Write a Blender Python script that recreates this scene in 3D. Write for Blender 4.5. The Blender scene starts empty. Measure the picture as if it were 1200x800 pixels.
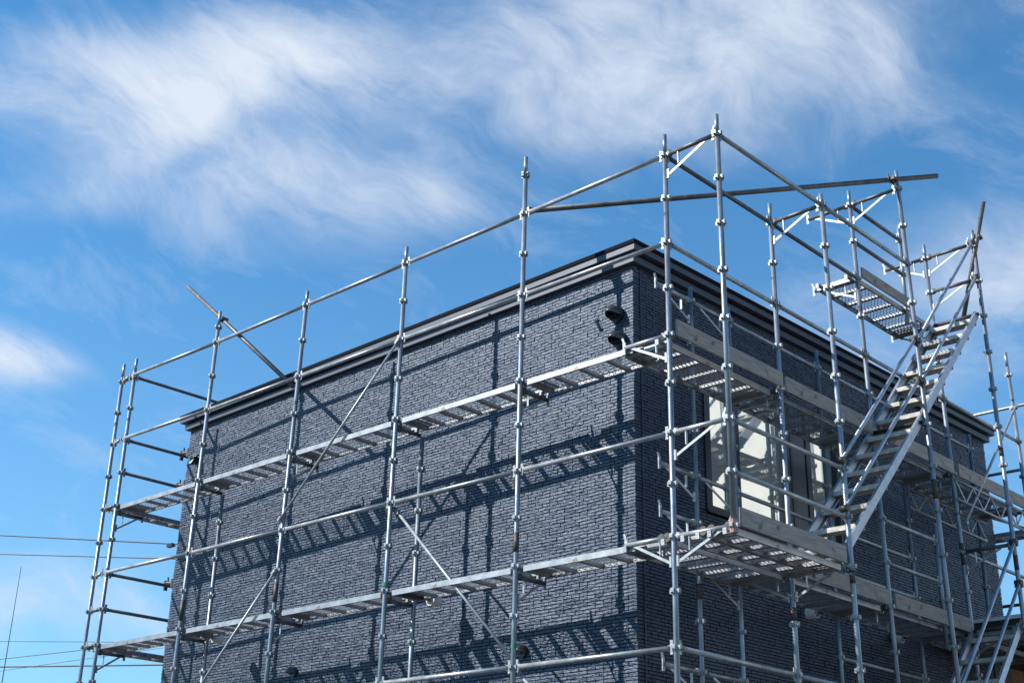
import bpy, math, random
from mathutils import Vector, Matrix

random.seed(7)
sc = bpy.context.scene
COL = sc.collection

# ---------------------------------------------------------------- camera
YAW, PIT, ROL = 0.7622, 0.3916, 0.0252
fw = Vector((-math.sin(YAW) * math.cos(PIT), math.cos(YAW) * math.cos(PIT), math.sin(PIT)))
r0 = Vector((math.cos(YAW), math.sin(YAW), 0))
u0 = r0.cross(fw)
rr = math.cos(ROL) * r0 + math.sin(ROL) * u0
uu = -math.sin(ROL) * r0 + math.cos(ROL) * u0
cam_data = bpy.data.cameras.new('camera')
cam = bpy.data.objects.new('camera', cam_data)
COL.objects.link(cam)
m = Matrix((rr, uu, -fw)).transposed().to_4x4()
m.translation = Vector((6.3828, -8.6753, -2.7111))
cam.matrix_world = m
cam_data.sensor_width = 36
cam_data.lens = 1552.93 / 1200 * 36
cam_data.clip_start = 0.05
cam_data.clip_end = 5000
sc.camera = cam

# ---------------------------------------------------------------- light
sc.view_settings.view_transform = 'Standard'
sc.view_settings.look = 'None'
sc.view_settings.exposure = 0.40
sc.view_settings.gamma = 1.0
SUN_FROM = Vector((-0.88, -1.0, 1.06)).normalized()      # towards the sun
sun_el = math.asin(SUN_FROM.z)
sun_data = bpy.data.lights.new('sun', 'SUN')
sun_data.energy = 5.0
sun_data.angle = math.radians(0.5)
sun_data.color = (1.0, 0.965, 0.915)
sun = bpy.data.objects.new('sun', sun_data)
sun.rotation_euler = SUN_FROM.to_track_quat('Z', 'Y').to_euler()
sun.location = (0, 0, 30)
COL.objects.link(sun)

world = bpy.data.worlds.new('World')
sc.world = world
world.use_nodes = True
nt = world.node_tree
nt.nodes.clear()
N = lambda t, T=None: (T or nt).nodes.new(t)
L = nt.links.new


def mth(op, a, b=None, c=None, clamp=False):
    n = N('ShaderNodeMath')
    n.operation = op
    n.use_clamp = clamp
    for i, v in enumerate((a, b, c)):
        if v is None:
            continue
        if isinstance(v, (int, float)):
            n.inputs[i].default_value = v
        else:
            L(v, n.inputs[i])
    return n.outputs[0]


sky = N('ShaderNodeTexSky')
sky.sky_type = 'NISHITA'
sky.sun_disc = False
sky.sun_elevation = sun_el
sky.sun_rotation = math.atan2(SUN_FROM.x, SUN_FROM.y)
sky.altitude = 0
sky.air_density = 1.0
sky.dust_density = 0.35
sky.ozone_density = 1.6
tc = N('ShaderNodeTexCoord')
sep = N('ShaderNodeSeparateXYZ')
L(tc.outputs['Generated'], sep.inputs[0])
# gentle warp so that cloud banks have torn edges
wn = N('ShaderNodeTexNoise')
wn.inputs['Scale'].default_value = 3.6
wn.inputs['Detail'].default_value = 3
wn.inputs['Roughness'].default_value = 0.55
L(tc.outputs['Generated'], wn.inputs['Vector'])
wsep = N('ShaderNodeSeparateColor')
L(wn.outputs['Color'], wsep.inputs[0])
az = mth('ARCTAN2', mth('MULTIPLY', sep.outputs[0], -1.0), sep.outputs[1])
el = mth('ARCSINE', sep.outputs[2])
azw = mth('ADD', az, mth('MULTIPLY', mth('SUBTRACT', wsep.outputs[0], 0.5), 0.20))
elw = mth('ADD', el, mth('MULTIPLY', mth('SUBTRACT', wsep.outputs[1], 0.5), 0.15))
# streaky fibres of cirrus
comb = N('ShaderNodeCombineXYZ')
rotc, rots = math.cos(0.42), math.sin(0.42)
L(mth('MULTIPLY', mth('ADD', mth('MULTIPLY', azw, rotc), mth('MULTIPLY', elw, rots)), 7.5), comb.inputs[0])
L(mth('MULTIPLY', mth('SUBTRACT', mth('MULTIPLY', elw, rotc), mth('MULTIPLY', azw, rots)), 18.0), comb.inputs[1])
fib = N('ShaderNodeTexNoise')
fib.inputs['Scale'].default_value = 1.0
fib.inputs['Detail'].default_value = 8
fib.inputs['Roughness'].default_value = 0.66
fib.inputs['Distortion'].default_value = 0.25
L(comb.outputs[0], fib.inputs['Vector'])
total = None
# azimuth, elevation, half-width, half-height, tilt, strength of each cloud bank
for a0, e0, ra, re, tl, st in (
        (1.045, 0.566, .085, .030, -.30, .95), (0.950, 0.592, .085, .028, .10, .70), (1.190, 0.556, .10, .022, -.20, .50),
        (1.080, 0.522, .055, .024, -.45, .50), (0.930, 0.500, .09, .034, 0, .50), (0.850, 0.495, .05, .020, 0, .30),
        (0.640, 0.625, .17, .045, 0, .62), (0.660, 0.565, .12, .026, .10, .55), (0.500, 0.590, .085, .018, .35, .50),
        (1.165, 0.352, .038, .012, .12, 1.15), (0.370, 0.425, .060, .024, 0, .50), (0.440, 0.365, .04, .03, 0, .2),
        (1.140, 0.470, .06, .012, -.20, .20), (1.13, 0.17, .10, .02, 0, .36), (0.55, 0.42, .05, .02, 0, .18),
        (2.2, 0.45, .5, .09, .1, .6), (-0.4, 0.5, .4, .10, -.1, .6), (3.0, 0.3, .3, .05, 0, .5), (-1.6, 0.35, .5, .08, 0, .5),
        (-2.4, 0.6, .4, .1, .1, .5)):
    dx = mth('SUBTRACT', azw, a0)
    dy = mth('SUBTRACT', elw, e0)
    c_, s_ = math.cos(tl), math.sin(tl)
    gx = mth('DIVIDE', mth('ADD', mth('MULTIPLY', dx, c_), mth('MULTIPLY', dy, s_)), ra)
    gy = mth('DIVIDE', mth('SUBTRACT', mth('MULTIPLY', dy, c_), mth('MULTIPLY', dx, s_)), re)
    g = mth('MULTIPLY', mth('EXPONENT', mth('MULTIPLY', mth('ADD', mth('MULTIPLY', gx, gx), mth('MULTIPLY', gy, gy)), -0.7)), st)
    total = g if total is None else mth('ADD', total, g)
# thin veil everywhere, plus pale haze low down
veil = mth('MULTIPLY', mth('SUBTRACT', fib.outputs[0], 0.50, clamp=True), 0.7)
fibf = mth('ADD', mth('MULTIPLY', mth('SUBTRACT', fib.outputs[0], 0.5), 3.4), 1.0)
cl = mth('ADD', mth('MULTIPLY', total, mth('MAXIMUM', fibf, 0.0)), veil)
cl = mth('MAXIMUM', mth('SUBTRACT', cl, 0.03), 0.0)
cl = mth('MULTIPLY', mth('SUBTRACT', 1.0, mth('EXPONENT', mth('MULTIPLY', cl, -1.25))), 1.08)
haze = mth('MULTIPLY', mth('EXPONENT', mth('MULTIPLY', mth('MAXIMUM', el, 0.0), -5.0)), 0.52)
cl = mth('MINIMUM', mth('ADD', cl, haze), 0.95)
tint = N('ShaderNodeMix'); tint.data_type = 'RGBA'; tint.blend_type = 'MULTIPLY'
tint.inputs[0].default_value = 1.0
L(sky.outputs[0], tint.inputs[6])
tint.inputs[7].default_value = (0.33, 0.96, 1.27, 1)
mix = N('ShaderNodeMix')
mix.data_type = 'RGBA'
L(cl, mix.inputs[0])
L(tint.outputs[2], mix.inputs[6])
mix.inputs[7].default_value = (5.25, 5.75, 6.55, 1)
bg = N('ShaderNodeBackground')
bg.inputs['Strength'].default_value = 0.112
L(mix.outputs[2], bg.inputs['Color'])
wo = N('ShaderNodeOutputWorld')
L(bg.outputs[0], wo.inputs['Surface'])


# ---------------------------------------------------------------- materials
def mat(name, base, rough=0.5, metal=0.0, var=0.0, scale=8.0, bump=0.0, bscale=60.0, stretch=(1, 1, 1), dark=None,
        spots=None, coat=0.0, spec=0.5, coord='Object', rand=0.0):
    mt = bpy.data.materials.new(name)
    mt.use_nodes = True
    T = mt.node_tree
    p = T.nodes['Principled BSDF']
    p.inputs['Base Color'].default_value = (*base, 1)
    p.inputs['Roughness'].default_value = rough
    p.inputs['Metallic'].default_value = metal
    p.inputs['Specular IOR Level'].default_value = spec
    p.inputs['Coat Weight'].default_value = coat
    p.inputs['Coat Roughness'].default_value = 0.03
    t = T.nodes.new('ShaderNodeTexCoord')
    mp = T.nodes.new('ShaderNodeMapping')
    mp.inputs['Scale'].default_value = stretch
    T.links.new(t.outputs[coord], mp.inputs[0])
    last = None
    if var > 0:
        n = T.nodes.new('ShaderNodeTexNoise')
        n.inputs['Scale'].default_value = scale
        n.inputs['Detail'].default_value = 6
        n.inputs['Roughness'].default_value = 0.65
        T.links.new(mp.outputs[0], n.inputs['Vector'])
        r = T.nodes.new('ShaderNodeMapRange')
        r.inputs[1].default_value = 0.3
        r.inputs[2].default_value = 0.7
        T.links.new(n.outputs[0], r.inputs[0])
        mx = T.nodes.new('ShaderNodeMix')
        mx.data_type = 'RGBA'
        T.links.new(r.outputs[0], mx.inputs[0])
        d = dark or tuple(c * (1 - var) for c in base)
        mx.inputs[6].default_value = (*d, 1)
        mx.inputs[7].default_value = (*[min(1, c * (1 + var * .6)) for c in base], 1)
        last = mx.outputs[2]
        if rough > .2:
            r2 = T.nodes.new('ShaderNodeMapRange')
            r2.inputs[3].default_value = max(0.05, rough - .12)
            r2.inputs[4].default_value = rough + .12
            T.links.new(n.outputs[0], r2.inputs[0])
            T.links.new(r2.outputs[0], p.inputs['Roughness'])
    if spots:
        n2 = T.nodes.new('ShaderNodeTexNoise')
        n2.inputs['Scale'].default_value = spots[1]
        n2.inputs['Detail'].default_value = 4
        T.links.new(t.outputs[coord], n2.inputs['Vector'])
        r = T.nodes.new('ShaderNodeMapRange')
        r.inputs[1].default_value = spots[2]
        r.inputs[2].default_value = spots[2] + .06
        T.links.new(n2.outputs[0], r.inputs[0])
        mx = T.nodes.new('ShaderNodeMix')
        mx.data_type = 'RGBA'
        T.links.new(r.outputs[0], mx.inputs[0])
        if last:
            T.links.new(last, mx.inputs[6])
        else:
            mx.inputs[6].default_value = (*base, 1)
        mx.inputs[7].default_value = (*spots[0], 1)
        last = mx.outputs[2]
    if rand > 0:
        oi = T.nodes.new('ShaderNodeObjectInfo')
        hs = T.nodes.new('ShaderNodeHueSaturation')
        r = T.nodes.new('ShaderNodeMapRange')
        r.inputs[3].default_value = 1 - rand
        r.inputs[4].default_value = 1 + rand
        T.links.new(oi.outputs['Random'], r.inputs[0])
        T.links.new(r.outputs[0], hs.inputs['Value'])
        if last:
            T.links.new(last, hs.inputs['Color'])
        else:
            hs.inputs['Color'].default_value = (*base, 1)
        last = hs.outputs[0]
    if last:
        T.links.new(last, p.inputs['Base Color'])
    if bump > 0:
        nb = T.nodes.new('ShaderNodeTexNoise')
        nb.inputs['Scale'].default_value = bscale
        nb.inputs['Detail'].default_value = 4
        T.links.new(mp.outputs[0], nb.inputs['Vector'])
        b = T.nodes.new('ShaderNodeBump')
        b.inputs['Strength'].default_value = bump
        b.inputs['Distance'].default_value = 0.01
        T.links.new(nb.outputs[0], b.inputs['Height'])
        T.links.new(b.outputs[0], p.inputs['Normal'])
    return mt


M_POST = mat('galvanised_post', (.27, .305, .35), .42, .55, .35, 9, .15, 90, stretch=(1, 1, .35), spots=((.10, .085, .075), 5.0, .66), rand=.14)
M_RAIL = mat('galvanised_rail', (.37, .375, .38), .40, .5, .35, 7, .12, 80, spots=((.16, .13, .11), 4.0, .68), rand=.12)
M_COLLAR = mat('worn_zinc', (.30, .32, .34), .5, .5, .45, 25, .3, 120, rand=.15)
M_BRACE = mat('bright_zinc', (.38, .40, .42), .4, .35, .25, 12, .1, 100)
M_PLANK = mat('aluminium_plank', (.33, .34, .355), .42, .45, .3, 6, .2, 90, spots=((.20, .16, .13), 9, .63), rand=.1)
M_MESH = mat('expanded_steel', (.34, .35, .36), .45, .5, .3, 20)
M_RUST = mat('rusty_steel', (.20, .10, .065), .75, .1, .5, 14, .3, 120)
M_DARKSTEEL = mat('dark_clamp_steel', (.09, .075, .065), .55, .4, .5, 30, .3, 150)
M_PIPEDARK = mat('weathered_shaded_pipe', (.13, .125, .125), .5, .45, .45, 12, .2, 90)  # worn loose pipes; also the darker, shaded tone of the top rails
M_WOOD = mat('weathered_board', (.36, .31, .275), .8, 0, .45, 7, .5, 60, stretch=(.5, 9, 9), spots=((.16, .14, .125), 6, .64), rand=.12)
M_STAIR = mat('stair_aluminium', (.36, .41, .48), .38, .55, .25, 8, .15, 60)
M_TREAD = mat('scuffed_tread', (.54, .51, .46), .65, .2, .45, 10, .4, 80, rand=.12)
M_BRICK = mat('slate_brick', (.027, .037, .066), .47, 0, .25, 26, .95, 55, stretch=(.32, .32, 1.6), spec=.76, rand=.0)
_T = M_BRICK.node_tree
_a = _T.nodes.new('ShaderNodeAttribute'); _a.attribute_name = 'tone'
_h = _T.nodes.new('ShaderNodeHueSaturation')
_p = _T.nodes['Principled BSDF']
_l = _p.inputs['Base Color'].links[0].from_socket
_T.links.new(_l, _h.inputs['Color']); _T.links.new(_a.outputs['Fac'], _h.inputs['Value']); _T.links.new(_h.outputs[0], _p.inputs['Base Color'])
M_BRICK.node_tree.nodes['Principled BSDF'].inputs['Specular Tint'].default_value = (.68, .81, 1.0, 1)
M_JOINT = mat('dark_joint', (.022, .029, .050), .8)
M_CORNICE = mat('navy_metal_fascia', (.050, .063, .092), .50, .12, .12, 3, .04, 30)
M_LIP = mat('black_roof_edge', (.010, .010, .012), .9, spec=.1)
M_FRAME = mat('dark_window_frame', (.016, .024, .036), .4, .2)
M_PIER = mat('dark_panel', (.028, .042, .062), .4, .1, .2, 4)
M_FILM = mat('reflective_pane', (.96, .92, .84), .03, .72)
M_BLACK = mat('black_plastic', (.018, .018, .02), .35, 0, .2, 20)
M_HOODGREY = mat('dark_satin_hood', (.06, .062, .068), .3, .3, .2, 20)
M_WHITE = mat('white_plastic', (.75, .75, .73), .45, 0, .1, 20)
M_GROUND = mat('gravel_yard', (.105, .092, .078), .95, 0, .35, 1.5, .5, 30)
M_WIRE = mat('cable_rubber', (.02, .022, .026), .6)
M_TIMBER = mat('orange_brown_boards', (.23, .115, .05), .7, 0, .4, 5, .3, 50, stretch=(8, 8, .6), rand=.25)
M_SOFFIT = mat('dark_soffit', (.03, .028, .028), .7)
M_CONC = mat('pole_concrete', (.36, .35, .33), .85, 0, .2, 5)
M_GREEN = mat('green_tape', (.03, .20, .12), .6)
M_PINK = mat('rusty_pink_collar', (.42, .22, .18), .7, 0, .4, 30)


# ---------------------------------------------------------------- mesh helpers
class MB:
    def __init__(s):
        s.v, s.f = [], []

    def quad_box(s, o, ax, ay, az_):
        """box from corner o with edge vectors"""
        o, ax, ay, az_ = Vector(o), Vector(ax), Vector(ay), Vector(az_)
        i = len(s.v)
        for k in range(8):
            s.v.append(o + ax * (k & 1) + ay * ((k >> 1) & 1) + az_ * ((k >> 2) & 1))
        if ax.cross(ay).dot(az_) > 0:
            fs = [(0, 2, 3, 1), (4, 5, 7, 6), (0, 1, 5, 4), (2, 6, 7, 3), (0, 4, 6, 2), (1, 3, 7, 5)]
        else:
            fs = [(0, 1, 3, 2), (4, 6, 7, 5), (0, 4, 5, 1), (2, 3, 7, 6), (0, 2, 6, 4), (1, 5, 7, 3)]
        s.f += [tuple(i + j for j in f) for f in fs]
        return s

    def box(s, a, b):
        lo = [min(x, y) for x, y in zip(a, b)]
        hi = [max(x, y) for x, y in zip(a, b)]
        return s.quad_box(lo, (hi[0] - lo[0], 0, 0), (0, hi[1] - lo[1], 0), (0, 0, hi[2] - lo[2]))

    def bar(s, p, q, w, h, up=(0, 0, 1)):
        """rectangular bar from p to q, w sideways, h along up"""
        p, q, up = Vector(p), Vector(q), Vector(up)
        d = q - p
        side = d.cross(up)
        if side.length < 1e-6:
            side = d.cross(Vector((1, 0, 0)))
        side.normalize()
        upn = side.cross(d).normalized()
        return s.quad_box(p - side * w / 2 - upn * h / 2, d, side * w, upn * h)

    def tube(s, p, q, r, n=10, r2=None, caps=True):
        p, q = Vector(p), Vector(q)
        r2 = r if r2 is None else r2
        d = (q - p).normalized()
        a = d.orthogonal().normalized()
        b = d.cross(a)
        i = len(s.v)
        for c, rad in ((p, r), (q, r2)):
            for k in range(n):
                t = 2 * math.pi * k / n
                s.v.append(c + a * (rad * math.cos(t)) + b * (rad * math.sin(t)))
        for k in range(n):
            j = (k + 1) % n
            s.f.append((i + k, i + j, i + n + j, i + n + k))
        if caps:
            s.f.append(tuple(i + n - 1 - k for k in range(n)))
            s.f.append(tuple(i + n + k for k in range(n)))
        return s

    def mesh(s, name, m_, smooth=False):
        me = bpy.data.meshes.new(name)
        me.from_pydata([tuple(v) for v in s.v], [], s.f)
        me.materials.append(m_)
        if smooth:
            for p in me.polygons:
                p.use_smooth = len(p.vertices) == 4
        me.update()
        return me

    def build(s, name, m_, parent=None, smooth=False, loc=None):
        o = bpy.data.objects.new(name, s.mesh(name, m_, smooth))
        COL.objects.link(o)
        if parent:
            o.parent = parent
        if loc is not None:
            o.location = loc
        return o


def inst(name, me, parent, loc=(0, 0, 0), rot=None):
    o = bpy.data.objects.new(name, me)
    COL.objects.link(o)
    o.parent = parent
    o.location = loc
    if rot:
        o.rotation_euler = rot
    return o


def thing(name, label, cat, loc=(0, 0, 0), rz=0.0, group=None):
    o = bpy.data.objects.new(name, None)
    o.empty_display_size = 0.1
    COL.objects.link(o)
    o.location = loc
    o.rotation_euler = (0, 0, rz)
    o['label'] = label
    o['category'] = cat
    if group:
        o['group'] = group
    return o


def tag(o, label, cat, group=None):
    o['label'] = label
    o['category'] = cat
    if group:
        o['group'] = group
    return o


GZ = -4.30          # ground level; z = 0 is the lower walkway

# ---------------------------------------------------------------- ground
g = MB()
g.f.append((0, 1, 2, 3))
g.v += [Vector((-2500, -2500, GZ)), Vector((2500, -2500, GZ)), Vector((2500, 2500, GZ)), Vector((-2500, 2500, GZ))]
go = g.build('ground', M_GROUND)
go['kind'] = 'structure'

# ---------------------------------------------------------------- house
HX, HY = 7.91, 7.43
ROOFB = 3.045
house = thing('house', 'flat-roofed house clad in dark slate brick with a stepped navy metal cornice', 'house',
              (-0.957, 0.719, GZ), -0.0245)
H0 = -GZ       # local z of the world's zero


def hz(z):
    return z - GZ


front = MB().box((-HX, 0.016, 0), (-0.016, 0.20, hz(3.2))).build('front_wall', M_JOINT, house)
# windows on the shaded side: (y0, y1, z0, z1)
WIN = [(1.13, 2.62, 0.78, 2.26), (2.98, 3.62, 0.78, 2.26)]
PIER = (2.62, 2.98, 0.78, 2.26)
sd = MB()
sd.box((-0.2, 0.016, 0), (-0.016, 1.13, hz(3.2)))
sd.box((-0.2, 1.13, 0), (-0.016, 3.62, hz(0.78)))
sd.box((-0.2, 1.13, hz(2.26)), (-0.016, 3.62, hz(3.2)))
sd.box((-0.2, 2.62, hz(0.78)), (-0.016, 2.98, hz(2.26)))
sd.box((-0.2, 3.62, 0), (-0.016, HY, hz(3.2)))
side = sd.build('side_wall', M_JOINT, house)
MB().box((-HX - .0, HY - .2, 0), (-.2, HY, hz(3.2))).build('rear_wall', M_PIER, house)
MB().box((-HX - .015, 0.2, 0), (-HX + .2, HY - .2, hz(3.2))).build('end_wall', M_PIER, house)

PITCH, JT = 0.0325, 0.0022
bricks = []     # (wall, u0, u1, z0, z1, depth corners)
rows = int((3.10 - GZ) / PITCH)
for wall, length in (('front', HX), ('side', HY)):
    for k in range(rows):
        z0 = GZ + k * PITCH
        u = 0.0
        first = True
        while u < length - 1e-4:
            w = 0.197 if random.random() < 0.32 else 0.0985
            if first:
                w = (0.197, 0.0985, 0.15)[k % 3]
                first = False
            u1 = min(u + w, length)
            if length - u1 < .04:
                u1 = length
            bricks.append((wall, u, u1, z0, z0 + PITCH))
            u = u1


def add_tone(o, per=5):
    me = o.data
    at = me.attributes.new('tone', 'FLOAT', 'FACE')
    vals = []
    v = 1.0
    for i in range(len(me.polygons)):
        if i % per == 0:
            v = random.choice((.86, .95, 1.0, 1.03, 1.07, 1.18))
        vals.append(v)
    at.data.foreach_set('value', vals)


def brick_geo(mb, wall, u0, u1, z0, z1, org=(0, 0, 0)):
    """a split-face tile: bevelled, unevenly tilted face standing proud of the joint"""
    base = random.choice((0.0, .0012, .0024, .0036, .0048)) - .002
    d = [base + random.uniform(-.0012, .0014) for _ in range(4)]
    d[0] += .0012; d[1] += .0012            # lower edge a little prouder or not, at random
    if random.random() < .5:
        d = [d[3], d[2], d[1], d[0]]
    a0, a1 = u0 + JT / 2, u1 - JT / 2
    if u0 == 0:
        a0 = 0.0
    b0, b1 = z0 + JT / 2, z1 - JT / 2
    bev = .003

    def P(u, z, dep):
        if wall == 'front':
            q = Vector((-u, -dep, z - GZ))
        else:
            q = Vector((dep, u, z - GZ))
        return q - Vector(org)
    i = len(mb.v)
    back = -.018
    outer = [(a0, b0), (a1, b0), (a1, b1), (a0, b1)]
    if u0 == 0:
        inner = [(a0, b0 + bev), (a1 - bev, b0 + bev), (a1 - bev, b1 - bev), (a0, b1 - bev)]
    else:
        inner = [(a0 + bev, b0 + bev), (a1 - bev, b0 + bev), (a1 - bev, b1 - bev), (a0 + bev, b1 - bev)]
    for (u, z) in outer:
        mb.v.append(P(u, z, back))
    for (u, z), dd in zip(inner, d):
        mb.v.append(P(u, z, dd + .002))
    fr = [(4, 5, 6, 7), (0, 1, 5, 4), (1, 2, 6, 5), (2, 3, 7, 6), (3, 0, 4, 7)]
    if wall == 'front':
        fr = [tuple(reversed(f)) for f in fr]
    mb.f += [tuple(i + j for j in f) for f in fr]


def clip_windows(b):
    wall, u0, u1, z0, z1 = b
    if wall == 'side' and z1 > 0.74 and z0 < 2.30:
        if u0 >= 1.09 and u1 <= 3.66:
            return None
        if u1 > 1.09 and u0 < 1.09:
            if 1.09 - u0 < .03:
                return None
            return (wall, u0, 1.09, z0, z1)
        if u0 < 3.66 and u1 > 3.66:
            if u1 - 3.66 < .03:
                return None
            return (wall, 3.66, u1, z0, z1)
    return b


bricks = [c for c in (clip_windows(b) for b in bricks) if c]
camh = Vector((6.3828 + .957, -8.6753 - .719, 0))


def bdist(b):
    uc, zc = (b[1] + b[2]) / 2, (b[3] + b[4]) / 2
    p = Vector((-uc, 0, zc)) if b[0] == 'front' else Vector((0, uc, zc))
    if zc < -.80 or zc > 2.95:
        return 99 + p.length
    return (p - Vector((camh.x, camh.y, -2.711))).length + (0 if b[2] - b[1] > .12 else .6)


near = {}
for w_, nmax in (('front', 210), ('side', 90)):
    cand = sorted((b for b in bricks if b[0] == w_), key=bdist)[:nmax]
    for b in cand:
        near[b] = 1
mbs = {'front': MB(), 'side': MB()}
for b in bricks:
    if b in near:
        mb = MB()
        org = (-b[1], 0, b[3] - GZ) if b[0] == 'front' else (0, b[1], b[3] - GZ)
        brick_geo(mb, *b, org=org)
        add_tone(mb.build('brick', M_BRICK, front if b[0] == 'front' else side, loc=org))
    else:
        brick_geo(mbs[b[0]], *b)
for w_, par in (('front', front), ('side', side)):
    o = mbs[w_].build('brick_cladding', M_BRICK, par)
    add_tone(o)
    o['kind'] = 'stuff'
# corner trim line on the shaded return
MB().box((-.012, .098, hz(GZ)), (.0125, .106, hz(ROOFB))).build('corner_trim', M_PIER, house)

# cornice: two stepped fascia bands and a thin black lip
def ring(name, m_, p, z0, z1, inset=.22):
    mb = MB()
    mb.box((-HX - p, -p, hz(z0)), (p, inset, hz(z1)))
    mb.box((-HX - p, HY - inset, hz(z0)), (p, HY + p, hz(z1)))
    mb.box((-inset, inset, hz(z0)), (p, HY - inset, hz(z1)))
    mb.box((-HX - p, inset, hz(z0)), (-HX + inset, HY - inset, hz(z1)))
    return mb.build(name, m_, house)


ring('lower_fascia', M_CORNICE, .062, 3.047, 3.118)
ring('fascia_shade_strip', M_LIP, .040, 3.118, 3.142)  # black strip: shade under the upper band put into its colour
ring('upper_fascia', M_CORNICE, .118, 3.142, 3.208)
ring('roof_edge', M_LIP, .130, 3.208, 3.248)
MB().box((-HX, 0, hz(3.19)), (0, HY, hz(3.23))).build('roof', M_LIP, house)

# windows
for (y0, y1, z0, z1), cuts in ((WIN[0], (1.655,)), (WIN[1], ())):
    fr = MB()
    t = .055
    fr.box((-.10, y0, hz(z0)), (.012, y0 + t, hz(z1)))
    fr.box((-.10, y1 - t, hz(z0)), (.012, y1, hz(z1)))
    fr.box((-.10, y0 + t, hz(z0)), (.012, y1 - t, hz(z0) + t))
    fr.box((-.10, y0 + t, hz(z1) - t), (.012, y1 - t, hz(z1)))
    wf = fr.build('window', M_FRAME, house)
    edges = [y0 + t] + [c for c in cuts] + [y1 - t]
    for c in cuts:
        MB().box((-.09, c - .035, hz(z0) + t), (.004, c + .035, hz(z1) - t)).build('mullion', M_FRAME, wf)
    for i in range(len(edges) - 1):
        a = edges[i] + (.035 if i > 0 else 0)
        b = edges[i + 1] - (.035 if i < len(edges) - 2 else 0)
        MB().box((-.075, a, hz(z0) + t), (-.06, b, hz(z1) - t)).build('pane', M_FILM, wf)
    MB().box((-.02, y0 - .06, hz(z0) - .03), (.04, y1 + .06, hz(z0) - .001)).build('sill', M_FRAME, wf)
    MB().box((-.012, y0 - .045, hz(z0)), (.018, y0 - .002, hz(z1))).build('jamb', M_FRAME, wf)
    MB().box((-.012, y1 + .002, hz(z0)), (.018, y1 + .045, hz(z1))).build('jamb', M_FRAME, wf)
MB().box((-.014, PIER[0] + .047, hz(PIER[2])), (.006, PIER[1] - .047, hz(PIER[3]))).build('pier_panel', M_PIER, house)


# vent hoods: half domes open below
def vent_hood(u, z, wall='front', r=.088, depth=.15, flap=False):
    mb = MB()
    nu, nv = 14, 7
    for layer in (0, 1):
        rad, dp = (r, depth) if layer == 0 else (r - .006, depth - .006)
        base = len(mb.v)
        for i in range(nu + 1):
            a = math.radians(-20 + 220 * i / nu)
            for j in range(nv + 1):
                e = (math.pi / 2) * j / nv
                mb.v.append(Vector((rad * math.cos(a) * math.cos(e), -dp * math.sin(e), rad * math.sin(a) * math.cos(e))))
        for i in range(nu):
            for j in range(nv):
                q = (base + i * (nv + 1) + j, base + (i + 1) * (nv + 1) + j, base + (i + 1) * (nv + 1) + j + 1, base + i * (nv + 1) + j + 1)
                mb.f.append(q if layer == 0 else q[::-1])
    vh = mb.build('vent_hood', M_HOODGREY, house, smooth=True, loc=(-u, -.012, hz(z)))
    MB().tube((0, 0.0, 0), (0, -.016, 0), r * .98, 16).build('back_plate', M_BLACK, vh)
    gr = MB()
    for k in range(-2, 3):
        gr.box((-r * .7, -.075, k * .022 - .003), (r * .7, -.07, k * .022 + .003))
    gr.build('grille', M_BLACK, vh)
    if flap:
        fl = MB()
        fl.quad_box((-.16, -.09, -.05), (.022, -.008, .01), (.01, -.06, -.03), (.045, .01, -.12))
        fl.build('hanging_flap', M_BLACK, vh)
        MB().quad_box((-.125, -.115, -.075), (.016, -.004, .006), (.004, -.02, -.01), (.035, .004, -.085)).build('flap_edge', M_WHITE, vh)
    return vh


vent_hood(.20, 2.555, flap=True)
vent_hood(.165, 2.275)
vent_hood(1.411, -.606, r=.065, depth=.09)
vent_hood(5.049, -.478, r=.065, depth=.09)
# small lamp and ties at the far left corner
wl = MB()
wl.box((-.05, -.10, -.03), (.05, 0, .05))
wl.quad_box((-.055, -.13, -.06), (.11, 0, 0), (0, .02, .0), (0, .09, .15))
lamp = wl.build('wall_lamp', M_BLACK, house, loc=(-7.62, -.012, hz(2.53)))
MB().quad_box((-.045, -.135, -.05), (.09, 0, 0), (0, .004, 0), (0, .08, .13)).build('lamp_cover', M_WHITE, lamp)
for z in (2.74, 2.28, .93):
    t = MB()
    t.tube((0, .03, 0), (-.19, .03, .03), .022, 8)
    t.box((-.215, .005, -.07), (-.190, .055, .06))
    t.tube((-.15, .03, .04), (-.16, .03, .10), .012, 6)
    t.box((-.035, .0, -.06), (0, .10, .06))
    t.build('wall_tie', M_DARKSTEEL, house, loc=(-HX - .015, .0, hz(z)))
tt = MB()
tt.tube((-7.70, -.02, hz(2.28)), (-7.42, -.03, hz(2.33)), .007, 6)
tt.build('conduit', M_WIRE, house)

# neighbouring porch beyond the far side
porch = thing('porch', 'low porch with dark flat roof and orange-brown boarding at the lower right behind the stairs', 'porch',
              (-.90, 6.2, GZ), -.0245)
MB().box((-.02, 0, H0 + .12), (1.55, 6.4, H0 + .30)).build('porch_roof', M_SOFFIT, porch)
MB().box((-.02, .02, H0 + .045), (1.50, 6.38, H0 + .118)).build('soffit', M_SOFFIT, porch)
MB().box((.02, 1.40, 0), (.05, 6.3, H0 + .045)).build('backing', M_SOFFIT, porch)
for k in range(26):
    y = 1.40 + k * .188
    MB().box((.052, 0, 0), (.075 + random.uniform(0, .003), .18, H0 + .04)).build('board', M_TIMBER, porch, loc=(0, y, 0))
for k in range(8):
    x = .052 + k * .188
    MB().box((0, -.0, 0), (.18, .025, H0 + .04)).build('board', M_TIMBER, porch, loc=(x, 6.2, 0))
MB().box((1.40, .05, 0), (1.48, .13, H0 + .045)).build('post', M_SOFFIT, porch)
MB().box((1.40, 6.0, 0), (1.48, 6.08, H0 + .045)).build('post', M_SOFFIT, porch)
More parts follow.
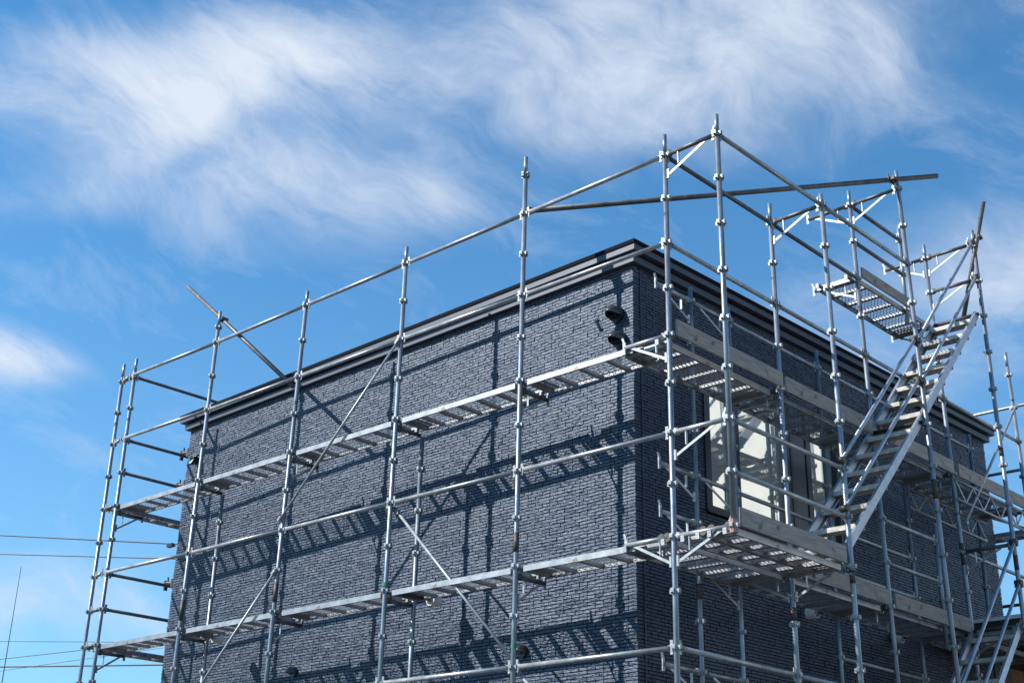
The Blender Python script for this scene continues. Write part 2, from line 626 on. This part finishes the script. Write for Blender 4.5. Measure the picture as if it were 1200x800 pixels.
MB().box((-.02, -.012, H0 + .255), (1.55, -.002, H0 + .295)).build('sunlit_edge_strip', M_WHITE, porch)  # white strip: sunlight on the roof edge put into its colour

# building across the lane, off the right edge of the photograph: the window panes mirror it
opp = thing('neighbour_building', 'tall cream rendered building across the lane, mirrored in the side window panes', 'building', (9.5, 13.6, GZ))
MB().box((0, 0, 0), (9, 9, 13.4)).build('wall', mat('cream_render', (.84, .81, .74), .85, 0, .1, 2), opp)
MB().box((-.25, -.25, 13.4), (9.25, 9.25, 13.7)).build('roof', M_CONC, opp)
for fl in range(4):
    for j in range(2):
        y = .7 + j * 6.2 + (fl % 2) * .0
        w = MB().box((-.03, y, 1.0 + fl * 3.5), (.02, y + 1.1, 2.3 + fl * 3.5)).build('window', M_FRAME, opp)
        MB().box((-.035, y + .06, 1.06 + fl * 3.5), (-.031, y + 1.04, 2.24 + fl * 3.5)).build('pane', M_PIER, w)

# ---------------------------------------------------------------- scaffold
R_POST, R_RAIL = .0243, .0214
# collar: ring with four wedge pockets
cm = MB()
cm.tube((0, 0, -.022), (0, 0, .014), .0295, 10)
for ax_, ay_ in ((1, 0), (-1, 0), (0, 1), (0, -1)):
    ex, ey = Vector((ax_, ay_, 0)), Vector((-ay_, ax_, 0))
    cm.quad_box(ex * .026 - ey * .016 + Vector((0, 0, -.020)), ex * .020, ey * .005, (0, 0, .036))
    cm.quad_box(ex * .026 + ey * .011 + Vector((0, 0, -.020)), ex * .020, ey * .005, (0, 0, .036))
    cm.quad_box(ex * .042 - ey * .012 + Vector((0, 0, -.012)), ex * .005, ey * .024, (0, 0, .034))
COLLAR = cm.mesh('collar', M_COLLAR)

# name: x0, x-slope, y0, y-slope, top z, bottom z   (position at height z = x0 + slope*z)
POST = {
    'A': (0, 0, 0, 0, 3.82, GZ), 'P4': (-1.781, .0036, 0, 0, 4.26, GZ), 'P3': (-3.553, .0041, 0, 0, 3.80, GZ),
    'P2': (-5.361, .0248, 0, 0, 3.78, GZ), 'P1': (-7.147, .0194, 0, 0, 4.03, GZ), 'L0': (-9.268, -.005, 0, 0, 3.86, GZ),
    'L1': (-8.961, -.0038, 0, 0, 3.86, GZ),
    'P3i': (-3.553, 0, .39, 0, 1.70, GZ), 'P1i': (-7.118, 0, .37, 0, 1.70, GZ),
    'B': (.589, -.0016, 0, 0, 3.80, -.02), 'Q2': (.59, 0, 1.824, -.0156, 3.72, GZ), 'Q3': (.59, 0, 3.68, -.045, 4.72, GZ),
    'Q4': (.59, 0, 5.445, -.0257, 4.71, GZ), 'Q5': (.59, 0, 7.45, -.03, 3.9, GZ),
    'R2': (0, 0, 1.784, -.0038, 3.82, GZ), 'R3': (0, 0, 3.615, -.0323, 4.68, GZ), 'R4': (0, 0, 5.45, -.042, 4.68, GZ),
    'R5': (0, 0, 7.50, -.040, 3.91, GZ),
    'M1': (0, 0, 4.62, 0, 4.66, 3.42), 'M2': (0, 0, 4.79, 0, 1.10, -.25),
    'N1': (-.60, 0, 1.18, 0, 2.85, GZ), 'N15': (-.60, 0, 1.83, 0, 2.85, GZ), 'N2': (-.60, 0, 3.60, -.02, 2.90, GZ),
    'N3': (-.60, 0, 5.42, -.03, 2.90, GZ), 'N4': (-.60, 0, 7.30, 0, 2.90, GZ),
    'E1': (-9.268, 0, 1.95, 0, 2.9, GZ), 'E0': (-8.961, 0, 1.95, 0, 2.9, GZ),
}


def PT(n, z):
    a = POST[n]
    return Vector((a[0] + a[1] * z, a[2] + a[3] * z, z))


front_sc = thing('front_scaffold', 'galvanised tube scaffold standing along the sunlit brick front', 'scaffold', (-4.6, 0, GZ))
side_sc = thing('side_scaffold', 'galvanised tube scaffold along the shaded side, wrapped round the stairs', 'scaffold', (0, 3.0, GZ))
ORG = {front_sc: Vector((-4.6, 0, GZ)), side_sc: Vector((0, 3.0, GZ))}


def frontp(n):
    return n in ('A', 'P4', 'P3', 'P2', 'P1', 'L0', 'L1', 'P3i', 'P1i', 'E1', 'E0')


def LZ(idx):
    return (8 - idx) * .45


for n, a in POST.items():
    par = front_sc if frontp(n) else side_sc
    top = a[4]
    zb, zt = a[5], top
    mb = MB()
    pb, ptp = PT(n, zb), PT(n, zt - .0)
    spig = zt - .20 if zt > 3.5 else zt - .02
    ps = PT(n, spig)
    mb.tube((0, 0, 0), ps - pb, R_POST, 12)
    mb.tube(ps - pb, ptp - pb, .0205 if zt > 3.5 else R_POST, 12)
    up = mb.build('upright', M_POST, par, smooth=True, loc=pb - ORG[par])
    k = 0
    z = zt if False else None
    for idx in range(-3, 18):
        z = LZ(idx)
        if z > zt - .10 or z < zb + .02:
            continue
        inst('collar', COLLAR, up, PT(n, z) - pb)
    if n in ('P4', 'P1'):
        inst('collar', COLLAR, up, PT(n, zt - .22) - pb)
    # dark bands round some of the uprights
    for zj, hh in {'P4': ((.13, .18),), 'P2': ((.10, .22),), 'Q3': ((1.02, .2),), 'R4': ((.75, .25),), 'Q4': ((.62, .16), (1.9, .1)),
                   'R2': ((-.42, .12),), 'P1': ((.10, .24),), 'Q2': ((-.15, .12),), 'N1': ((-.25, .14),)}.get(n, ()):
        MB().tube(PT(n, zj) - pb, PT(n, zj + hh) - pb, R_POST + .0012, 12).build('dark_band', M_DARKSTEEL, up, smooth=True)

# rusty foot of the jutting corner post
MB().tube((0, 0, -.06), (0, 0, .05), .034, 10).build('foot_collar', M_PINK, side_sc, loc=PT('B', 0) - ORG[side_sc])


def wedge(mb, p, d):
    """end fitting of a ledger: flattened neck and hooked wedge plate"""
    mb.bar(p, p + d * .05, .012, .05)
    mb.quad_box(p + Vector((0, 0, -.05)) - d.cross(Vector((0, 0, 1))) * .004, d * .028, d.cross(Vector((0, 0, 1))) * .008, Vector((0, 0, .115)))


def rail(par, p, q, m_=None, r=R_RAIL, name='guard_rail', off=.034):
    p, q = Vector(p), Vector(q)
    d = (q - p).normalized()
    p1, q1 = p + d * off, q - d * off
    o = ORG[par]
    mb = MB()
    mb.tube(p1 + d * .035 - p1, q1 - d * .035 - p1, r, 12)
    rr_ = mb.build(name, m_ or M_RAIL, par, smooth=True, loc=p1 - o)
    e = MB()
    wedge(e, Vector((0, 0, 0)), d)
    e.build('wedge', M_COLLAR, rr_)
    e = MB()
    wedge(e, q1 - p1, -d)
    e.build('wedge', M_COLLAR, rr_)
    return rr_


def railn(a, b, idx, **k):
    z = LZ(idx)
    return rail(front_sc if frontp(a) and frontp(b) else side_sc, PT(a, z), PT(b, z), **k)


# front rails
for idx in (0, 2, 6, 10, 14):
    for a, b in (('A', 'P4'), ('P4', 'P3'), ('P3', 'P2'), ('P2', 'P1'), ('P1', 'L0')):
        if b == 'L0':
            z = LZ(idx)
            rail(front_sc, PT(a, z), PT('L1', z) + Vector((0, -.05, 0)))
            rail(front_sc, PT('L1', z) + Vector((0, -.05, 0)), PT('L0', z))
        else:
            railn(a, b, idx)
# left end rails
for z in (3.6, 2.7, 2.25, .9, .45, -.9):
    rail(front_sc, PT('L1', z), PT('E0', z) if z < 2.9 else Vector((-8.95, 1.95, z)), m_=M_PIPEDARK)
for z in (3.6, 1.8, .45, 0):
    rail(front_sc, PT('L0', z), PT('L1', z), m_=M_PIPEDARK, off=.028, name='short_ledger')
# side rails along x = .59
for a, b, ids in (('B', 'Q2', (0, 6, 7)), ('Q2', 'Q3', (0,))):
    for idx in ids:
        railn(a, b, idx, m_=M_RAIL)
# side rails along x = 0
for a, b, ids in (('A', 'R2', (0, 2, 10)), ('R2', 'R3', (0, 2, 10)), ('R3', 'R4', (2, 10)), ('R4', 'R5', (2, 6)),
                  ('R3', 'M1', (-2, -1)), ('R3', 'M2', (6, 7)), ('R3', 'M1', ())):
    for idx in ids:
        railn(a, b, idx, m_=M_PIPEDARK if idx < 1 else M_RAIL)  # top rails darker: shade seen from below painted into their colour
# inner rails by the wall, x = -.6
for a, b, ids in (('N15', 'N2', (2, 6)), ('N2', 'N3', (2, 6, 7, 9)), ('N3', 'N4', (2,))):
    for idx in ids:
        railn(a, b, idx, m_=M_RAIL)
# rails across the rear row
for z in (3.6, 2.7, 1.8, .9, .45):
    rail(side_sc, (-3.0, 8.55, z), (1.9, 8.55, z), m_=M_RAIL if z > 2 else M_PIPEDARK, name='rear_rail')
for x in (-3.0, 1.9):
    MB().tube((0, 0, 0), (0, 0, 8.1), R_POST, 10).build('upright', M_POST, side_sc, smooth=True, loc=Vector((x, 8.55, GZ)) - ORG[side_sc])


def bracket(par, p, d, length, m_=M_RAIL, gus=True, tip=True):
    """transom bracket: tube, two-member gusset under it, hooked tip"""
    p = Vector(p)
    d = Vector(d).normalized()
    up = Vector((0, 0, 1))
    mb = MB()
    s_ = d * .034
    mb.tube(d * .06, d * (length - .03), R_RAIL, 12)
    mb.bar(s_, s_ + d * .04, .03, .06)
    b = mb.build('bracket', m_, par, smooth=True, loc=p - ORG[par])
    if tip:
        t = MB()
        t.bar(d * (length - .035), d * (length - .005), .012, .11)
        t.bar(d * (length - .02) + up * .05, d * (length + .0) + up * .10, .014, .02)
        t.build('hook', M_COLLAR, b)
    if gus:
        gm = MB()
        gm.bar(d * .048 - up * .21, d * (length * .80) - up * .018, .008, .023)
        gm.bar(d * (length * .27) - up * .02, d * (length * .27) - up * (.21 - .19 * .27 / .80) + up * .01, .022, .008, up=d)
        gm.bar(d * .036 - up * .25, d * .036 - up * .16, .02, .02, up=d)
        gm.build('gusset', M_BRACE, b)
    return b


XP, XN, YP, YN = Vector((1, 0, 0)), Vector((-1, 0, 0)), Vector((0, 1, 0)), Vector((0, -1, 0))
# front transoms at the two walkways
for n in ('P4', 'P3', 'P2', 'P1', 'L1'):
    for z in (1.8, 0.0):
        inner = n in ('P3', 'P1')
        bracket(front_sc, PT(n, z - .09), YP, .38 if inner else .42, gus=not inner, m_=M_PIPEDARK, tip=not inner)
# corner
bracket(side_sc, PT('A', 1.8), XN, .52, m_=M_RAIL)
bracket(side_sc, PT('A', 0.0), XN, .52, m_=M_RAIL)
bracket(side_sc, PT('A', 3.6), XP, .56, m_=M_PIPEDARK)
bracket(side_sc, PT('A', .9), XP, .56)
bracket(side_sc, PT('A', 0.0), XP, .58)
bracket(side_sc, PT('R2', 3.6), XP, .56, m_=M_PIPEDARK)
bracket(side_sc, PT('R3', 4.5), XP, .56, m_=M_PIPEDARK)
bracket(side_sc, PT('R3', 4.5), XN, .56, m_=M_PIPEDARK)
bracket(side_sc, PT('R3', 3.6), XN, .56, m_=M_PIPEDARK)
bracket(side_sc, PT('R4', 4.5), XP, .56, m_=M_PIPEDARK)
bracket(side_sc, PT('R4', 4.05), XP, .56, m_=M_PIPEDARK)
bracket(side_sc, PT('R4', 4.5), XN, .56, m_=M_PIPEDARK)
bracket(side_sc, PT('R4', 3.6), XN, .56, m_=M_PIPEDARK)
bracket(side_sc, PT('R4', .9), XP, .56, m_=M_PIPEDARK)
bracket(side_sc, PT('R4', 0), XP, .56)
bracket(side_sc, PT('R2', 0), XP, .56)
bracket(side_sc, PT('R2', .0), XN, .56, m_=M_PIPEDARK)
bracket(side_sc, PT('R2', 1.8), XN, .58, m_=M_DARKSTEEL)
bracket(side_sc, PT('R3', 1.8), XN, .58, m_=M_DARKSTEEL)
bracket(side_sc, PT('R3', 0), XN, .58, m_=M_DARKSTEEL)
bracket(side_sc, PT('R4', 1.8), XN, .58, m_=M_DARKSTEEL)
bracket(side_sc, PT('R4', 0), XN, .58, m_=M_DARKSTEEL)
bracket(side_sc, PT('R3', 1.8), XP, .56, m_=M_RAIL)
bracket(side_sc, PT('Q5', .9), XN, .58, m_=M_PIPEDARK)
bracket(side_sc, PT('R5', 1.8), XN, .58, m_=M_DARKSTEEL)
# brackets off the wall-side posts, pointing back towards the corner
for z in (2.7, .9, .45, -.9):
    bracket(side_sc, PT('N1', z), YN, .58, m_=M_RAIL)
for z in (2.7, .9):
    bracket(side_sc, PT('N15', z), YN, .62, m_=M_RAIL, tip=False)
bracket(side_sc, PT('N15', 0), YN, .6, m_=M_RAIL)
bracket(side_sc, PT('N15', -.9), YN, .6, m_=M_RAIL, tip=False)


def brace(par, p, q, m_=M_BRACE, r=.017, name='diagonal_brace', ends=True):
    p, q = Vector(p), Vector(q)
    d = (q - p).normalized()
    b = MB().tube((0, 0, 0), q - p, r, 10).build(name, m_, par, smooth=True, loc=p - ORG[par])
    if ends:
        for c in (Vector((0, 0, 0)), q - p):
            e = MB()
            e.bar(c - d * .03, c + d * .03, .05, .03)
            e.tube(c + Vector((0, -.03, -.012)), c + Vector((0, .035, -.012)), .014, 8)
            e.build('clamp', M_COLLAR, b)
    return b


OFF = Vector((0, -.045, 0))
brace(front_sc, PT('P3', 2.66) + OFF, PT('P2', 1.02) + OFF * .9, r=.0145)
brace(front_sc, PT('P2', .42) + OFF, PT('P1', -1.30) + OFF, r=.0145)
brace(front_sc, PT('P3', .80) + Vector((.05, .06, 0)), PT('P4', -.85) + Vector((-.03, .05, 0)), r=.0145)
brace(front_sc, PT('P4', -.95) + Vector((.03, .05, 0)), PT('A', -2.6) + Vector((0, .05, 0)), r=.0145)
# long loose pipes clamped to the tops


def long_pipe(par, p, q, clamps, m_=M_PIPEDARK, r=.028):
    b = brace(par, p, q, m_=m_, r=r, name='long_pipe', ends=False)
    for c in clamps:
        c = Vector(c) - Vector(p)
        e = MB()
        d = (Vector(q) - Vector(p)).normalized()
        e.tube(c - d * .028, c + d * .028, .036, 10)
        e.box(c + Vector((-.035, -.05, -.02)), c + Vector((.05, .05, .02)))
        e.tube(c + Vector((-.01, -.06, -.015)), c + Vector((-.01, -.06, .05)), .008, 6)
        e.build('swivel_clamp', M_DARKSTEEL, b)
    return b


p0 = PT('P1', 3.93) + Vector((0, .052, 0))
dv = Vector((1.0, 0, -.80))
long_pipe(front_sc, p0 - dv * .92, p0 + dv * 1.62, (p0,))
p0 = PT('P4', 3.66) + Vector((.0, .055, 0))
p1 = PT('Q3', 4.60) + Vector((-.03, -.052, 0))
dv = (p1 - p0)
long_pipe(side_sc, p0 - dv * .02, p1 + dv * .135, (p0, p1))
p0 = PT('Q4', 4.60) + Vector((.05, -.0, 0))
long_pipe(side_sc, Vector((.80, 5.26, 5.0)), Vector((.33, 5.40, 3.66)), (p0,))
brace(side_sc, Vector((.04, 5.50, 1.25)), Vector((.04, 7.35, 3.15)), m_=M_RAIL, r=.017)

# lattice beams carrying the far walkway
for x, z0 in ((0.03, 1.50), (-.56, 1.50)):
    y0, y1 = 5.36, 7.40
    lb = MB()
    lb.tube((0, 0, 0), (0, y1 - y0, 0), .017, 8)
    lb.tube((0, 0, .23), (0, y1 - y0, .23), .017, 8)
    beam = lb.build('lattice_beam', M_RAIL, side_sc, smooth=True, loc=Vector((x, y0, z0)) - ORG[side_sc])
    n = 9
    for k in range(n):
        a, b = (k / n) * (y1 - y0), ((k + 1) / n) * (y1 - y0)
        MB().bar((0, a, 0 if k % 2 else .23), (0, b, .23 if k % 2 else 0), .012, .018).build('web_bar', M_RAIL, beam)

# wall props with white discs
for par, p, d, s0 in ((front_sc, (-3.39, .10, -.03), YP, .36), (front_sc, (-7.10, .10, -.03), YP, .35),
                      (side_sc, (-.06, 3.42, .0), XN, .66), (side_sc, (-.06, 5.22, .0), XN, .66)):
    p = Vector(p)
    b = MB().tube((0, 0, 0), d * s0, .019, 10).build('wall_prop', M_DARKSTEEL, par, smooth=True, loc=p - ORG[par])
    e = MB()
    n = 20
    a1 = d.orthogonal().normalized()
    a2 = d.cross(a1)
    for r_, t_ in ((.062, 0), (.062, .11), (.052, .11), (.052, .0)):
        for k in range(n):
            w = 2 * math.pi * k / n
            e.v.append(d * (s0 + t_) + a1 * (r_ * math.cos(w)) + a2 * (r_ * math.sin(w)))
    for q_ in range(4):
        for k in range(n):
            k2 = (k + 1) % n
            e.f.append((q_ * n + k, q_ * n + k2, ((q_ + 1) % 4) * n + k2, ((q_ + 1) % 4) * n + k))
    e.build('cup_pad', M_WHITE, b, smooth=False)
    MB().tube(d * (s0 - .02), d * (s0 + .105), .030, 12).build('pad_hub', M_RAIL, b, smooth=True)

# couplers standing on the jutting transom
for x in (.30, .38, .545):
    MB().tube((x, -.018, 0), (x, .018, 0), .040, 10).build('coupler', M_DARKSTEEL, side_sc, loc=-ORG[side_sc])
for x in (-.12, -.06):
    MB().tube((x, -.018, .0), (x, .018, 0), .040, 10).build('coupler', M_DARKSTEEL, side_sc, loc=-ORG[side_sc])
MB().tube((0, 0, -.015), (0, 0, .02), .027, 12).build('tape_band', M_GREEN, front_sc, loc=PT('P4', -.72) - ORG[front_sc])
MB().tube((0, 0, -.02), (0, 0, .02), .036, 12).build('tape_band', M_GREEN, front_sc, loc=PT('P3', .06) - ORG[front_sc])

# ---------------------------------------------------------------- walkway planks
PM = {}


def plank_meshes(Ln, W):
    key = (round(Ln, 2), round(W, 2))
    if key in PM:
        return PM[key]
    h, t = .054, .020
    sr = MB()
    sr.box((0, 0, -h), (Ln, .006, 0))
    sr.box((0, .006, -h), (Ln, t, -h + .005))
    sr.box((0, .006, -.005), (Ln, t, 0))
    er = MB().box((0, .006, -.055), (.035, W - .006, -.004))
    rg = MB().box((-.024, .010, -.050), (.024, W - .010, -.022))
    rgf = rg
    epm = MB()
    for a_, b_ in ((0, .047), (.058, .11)):
        epm.box((a_, .024, -.022), (b_, W - .024, -.018))
    hk = MB()
    hk.box((-.075, -.018, -.03), (.0, .018, -.008))
    hk.box((-.085, -.018, -.06), (-.068, .018, -.008))
    me = MB()
    # expanded mesh: two families of slanting strands
    st, y0, y1, x0, x1 = .034, .010, W - .010, .03, Ln - .03
    slope = 1.7
    hgt = (y1 - y0)
    run = hgt * slope
    x = x0 - run
    while x < x1:
        for sgn in (1, -1):
            xa, ya, xb, yb = (x, y0, x + run, y1) if sgn > 0 else (x, y1, x + run, y0)
            # clip to x0..x1
            if xa < x0:
                f = (x0 - xa) / (xb - xa); ya = ya + (yb - ya) * f; xa = x0
            if xb > x1:
                f = (x1 - xa) / (xb - xa); yb = ya + (yb - ya) * f; xb = x1
            if xb - xa < .01:
                continue
            z = -.012 if sgn > 0 else -.0135
            i = len(me.v)
            w = .0034 if W < .4 else .0066
            dx, dy = xb - xa, yb - ya
            ln = math.hypot(dx, dy)
            nx, ny = -dy / ln * w / 2, dx / ln * w / 2
            for zz in (z, z - .004):
                me.v += [Vector((xa - nx, ya - ny, zz)), Vector((xb - nx, yb - ny, zz)), Vector((xb + nx, yb + ny, zz)), Vector((xa + nx, ya + ny, zz))]
            me.f += [(i, i + 1, i + 2, i + 3), (i + 7, i + 6, i + 5, i + 4), (i, i + 4, i + 5, i + 1), (i + 3, i + 2, i + 6, i + 7)]
        x += st * 2.1
    PM[key] = (sr.mesh('side_rail', M_PLANK), er.mesh('end_rail', M_PLANK), rg.mesh('rung', M_PLANK), hk.mesh('hook', M_COLLAR),
               me.mesh('mesh_deck', M_MESH), epm.mesh('end_plate', M_PLANK))
    return PM[key]


def plank(loc, Ln, W, rz, label, group):
    """loc = corner at top level; runs along local x for Ln, local y for W"""
    t = thing('scaffold_plank', label, 'plank', loc, rz, group)
    sr, er, rg, hk, ms, ep = plank_meshes(Ln, W)
    inst('side_rail', sr, t)
    inst('side_rail', sr, t, (Ln, W, 0), (0, 0, math.pi))
    inst('end_rail', er, t, (.0, 0, 0))
    inst('end_rail', er, t, (Ln - .035, 0, 0))
    inst('end_plate', ep, t, (.04, 0, 0))
    inst('end_plate', ep, t, (Ln - .15, 0, 0))
    n = max(2, int(round(Ln / .29)))
    for k in range(1, n):
        inst('rung', rg, t, (Ln * k / n, 0, 0))
    for y in (.05, W - .05):
        inst('hook', hk, t, (0, y, 0))
        inst('hook', hk, t, (Ln, y, 0), (0, 0, math.pi))
    d = inst('mesh_deck', ms, t)
    d['kind'] = 'stuff'
    return t


ords = ['nearest the building corner', 'second from the building corner', 'third from the building corner',
        'fourth from the building corner', 'fifth from the corner at far left end']
spans = [(-.42, -1.70), (-1.86, -3.47), (-3.64, -5.23), (-5.41, -7.03), (-7.21, -8.90)]
for z, lev in ((1.80, 'upper'), (0.0, 'lower')):
    for (a, b), o_ in zip(spans, ords):
        plank((b, .015, z), a - b, .345, 0, 'narrow mesh plank, %s walkway on sunlit front, %s' % (lev, o_),
              '%s front walkway planks' % lev)
    plank((-8.995, .10, z + (.004)), 1.72, .24, math.pi / 2,
          'shadowed mesh plank of the %s level turning the far left end of the scaffold' % lev, 'planks at the left end of the scaffold')
R90 = math.pi / 2
sy = [(.06, 1.70), (1.86, 3.46), (3.64, 5.26), (5.48, 7.25)]
nm = ['beside the front corner', 'above the large window', 'behind the aluminium stairs', 'on the lattice beam past the stairs']
for (a, b), o_ in zip(sy, nm):
    plank((-.07, a, 1.79), b - a, .47, R90, 'wide mesh plank of the upper side walkway %s' % o_, 'upper side walkway planks')
nm = ['beside the jutting platform', 'just right of the jutting platform', 'under the lower right board', 'beyond the lower right stairs']
sy = [(.06, 1.70), (1.86, 3.50), (3.70, 5.36), (5.55, 7.35)]
for (a, b), o_ in zip(sy, nm):
    plank((-.05, a, -.0), b - a, .50, R90, 'wide mesh plank of the lower side walkway %s' % o_, 'lower side walkway planks')
plank((.30, .06, -.0), 1.62, .25, R90, 'narrow sunlit mesh plank in the middle of the jutting platform', 'planks of the jutting platform')
plank((.565, .06, -.0), 1.62, .25, R90, 'narrow mesh plank along the outer edge of the jutting platform', 'planks of the jutting platform')
plank((-.02, 3.46, 3.63), 1.80, .46, R90, 'mesh plank hanging highest against the sky at the top of the stairs', 'stair landing planks')
plank((-2.2, 8.20, 1.79), 3.2, .30, 0, 'dark mesh plank crossing behind the far end of the house at right', 'planks at the back of the house')
plank((.56, 5.44, .02), .80, .50, R90, 'short mesh landing plank at the head of the lowest stair flight', 'stair landing planks')


# ---------------------------------------------------------------- wooden toe boards
def toe(loc, Ln, hh, rz, label, th=.024, m_=M_WOOD):
    o = MB().box((0, 0, 0), (Ln, th, hh)).build('toe_board', m_, None, loc=loc)
    o.rotation_euler = (0, 0, rz)
    bv = o.modifiers.new('b', 'BEVEL'); bv.width = .003; bv.segments = 1
    return tag(o, label, 'toe board', 'wooden toe boards along the side walkways')


toe((.055, .05, 1.80), 1.70, .155, R90, 'grey wooden toe board of the upper side walkway nearest the building corner')
toe((.055, 1.80, 1.78), 1.66, .155, R90, 'pinkish wooden toe board of the upper side walkway above the large window')
toe((.055, 3.62, 1.78), 1.70, .155, R90, 'wooden toe board of the upper side walkway behind the stair treads')
toe((.055, 5.44, 1.78), 1.95, .155, R90, 'wooden toe board of the upper side walkway right of the stairs above the lattice beam')
toe((.625, .06, .005), 1.64, .155, R90, 'grey-brown wooden toe board on the outer edge of the jutting platform')
toe((.045, 1.85, .0), 1.68, .155, R90, 'pale wooden toe board right of the jutting platform on the lower side walkway')
toe((.045, 3.66, -.01), 1.70, .155, R90, 'long wooden toe board at lower right beside the lowest stair flight')
toe((.05, 3.54, 3.615), 1.10, .125, R90, 'short dark wooden toe board of the highest landing plank against the sky', m_=M_WOOD)


# ---------------------------------------------------------------- stairs
def stair(y_top, z_top, y_bot, z_bot, label, n=7, xw=(.030, .560), rails=(.45, .90)):
    t = thing('stair_flight', label, 'stairs', (.3, y_bot, z_bot), 0, 'aluminium scaffold stair flights')
    O = Vector((.3, y_bot, z_bot))
    top, bot = Vector((0, y_top, z_top)), Vector((0, y_bot, z_bot))
    d = (top - bot)
    for x in xw:
        s_ = MB()
        X = Vector((x, 0, 0))
        nrm = Vector((0, -d.z, d.y)).normalized()
        # C-channel: web and two flanges
        sg = 1 if x < .3 else -1
        hh = .058 if x < .3 else .042
        p, q = bot + X - O, top + X - O
        s_.bar(p, q, .006, 2 * hh, up=nrm)
        s_.bar(p + Vector((sg * .014, 0, 0)) + nrm * (hh - .003), q + Vector((sg * .014, 0, 0)) + nrm * (hh - .003), .030, .005, up=nrm)
        s_.bar(p + Vector((sg * .014, 0, 0)) - nrm * (hh - .003), q + Vector((sg * .014, 0, 0)) - nrm * (hh - .003), .030, .005, up=nrm)
        s_.build('stringer', M_STAIR, t)
    for k in range(n):
        f = (k + .55) / n
        c = bot + d * f - O
        tr = MB()
        tr.box((xw[0] + .01, -.080, -.012), (xw[1] - .01, .080, .0))
        tr.box((xw[0] + .01, -.083, -.045), (xw[1] - .01, -.075, .0))
        tr.box((xw[0] + .01, .075, -.035), (xw[1] - .01, .083, .0))
        tr.build('tread', M_TREAD, t, loc=c)
    for i, e in enumerate((bot, top)):
        MB().tube(Vector((xw[0] - .02, e.y, e.z)) - O, Vector((xw[1] + .02, e.y, e.z)) - O, .022, 10).build('hook_bar', M_DARKSTEEL if i else M_RAIL, t, smooth=True)
    for h in rails:
        a, b = bot + Vector((.62, .02, h)) - O, top + Vector((.62, -.04, h)) - O
        hr = MB().tube(a, b, .0195, 10).build('handrail', M_STAIR, t, smooth=True)
        for c in (a, b):
            e = MB()
            e.tube(c - Vector((.05, 0, 0)), c + Vector((.03, 0, 0)), .034, 10)
            e.build('end_clamp', M_DARKSTEEL, hr, smooth=True)
    return t


stair(5.26, 3.60, 3.50, 1.80, 'upper aluminium stair flight rising to the high landing against the sky')
stair(3.50, 1.80, 1.72, .06, 'middle aluminium stair flight rising from the jutting platform past the window')
stair(5.42, .02, 3.62, -1.80, 'lowest aluminium stair flight rising at the bottom right edge', rails=(.45, .90))

# ---------------------------------------------------------------- cables, mast, poles
PX0, PX1 = -46.0, -12.0


def cable(x0, z0, x1, z1, y, r, label, sag=.0):
    mb = MB()
    n, k = 24, 6
    sl = (z1 - z0) / (x1 - x0)
    for i in range(n + 1):
        x = PX0 + (PX1 - PX0) * i / n
        z = z0 + sl * (x - x0) - sag * (1 - ((2 * i / n) - 1) ** 2)
        for j in range(k):
            t = 2 * math.pi * j / k
            mb.v.append(Vector((x - PX0, r * math.cos(t), z - z0 + r * math.sin(t))))
    for i in range(n):
        for j in range(k):
            a, b = i * k + j, i * k + (j + 1) % k
            mb.f.append((a, b, b + k, a + k))
    o = mb.build('overhead_cable', M_WIRE, None, loc=(PX0, y, z0))
    return tag(o, label, 'cable', 'overhead cables behind the left end of the house')


CAB = [
    (-29.249, 6.144, -20.238, 4.543, 8.0, 0.018, 'thick overhead cable highest in the sky at left with a black joint box'),
    (-29.368, 5.654, -20.327, 4.231, 8.15, 0.014, 'second overhead cable from the top, just under the thick one'),
    (-28.791, 3.195, -24.442, 2.749, 8.3, 0.008, 'faint level overhead cable above the two crossing wires at lower left'),
    (-28.925, 2.747, -24.119, 2.56, 8.45, 0.009, 'thin overhead cable rising to the right across the lower left'),
    (-29.159, 2.581, -21.039, 1.922, 8.6, 0.02, 'heavy lowest overhead cable running level at lower left'),
    (-28.464, 2.494, -22.546, 2.389, 8.75, 0.006, 'very thin wire crossing above the heavy lowest cable')]
for i, args in enumerate(CAB):
    o = cable(*args)
    if i == 0:
        MB().box((args[2] - PX0 - .27, -.05, args[3] - args[1] - .05), (args[2] - PX0 - .05, .05, args[3] - args[1] + .03)).build('joint_box', M_BLACK, o)
ax, ayy, az1 = -27.668, 8.0, 5.051
mb = MB()
mb.tube((0, 0, 0), (0, 0, 5.0), .035, 8)
mb.tube((0, 0, 5.0), (0, 0, az1 - GZ), .016, 8, r2=.007)
tag(mb.build('antenna_mast', M_WIRE, loc=(ax, ayy, GZ)), 'thin dark whip antenna mast standing alone at the far left edge', 'antenna')
for x, lab in ((PX0, 'concrete utility pole carrying the left ends of the overhead cables'), (PX1, 'concrete utility pole behind the house carrying the right ends of the cables')):
    t = thing('utility_pole', lab, 'utility pole', (x, 8.0, GZ), 0, 'utility poles behind the house')
    top_ = 11.5 if x == PX0 else 6.9
    MB().tube((0, 0, 0), (0, 0, top_), .17, 14, r2=.11).build('shaft', M_CONC, t, smooth=True)
    for z in (top_ - .5, top_ - 1.2):
        MB().box((-.05, -.9, z), (.05, .9, z + .1)).build('crossarm', M_CONC, t)
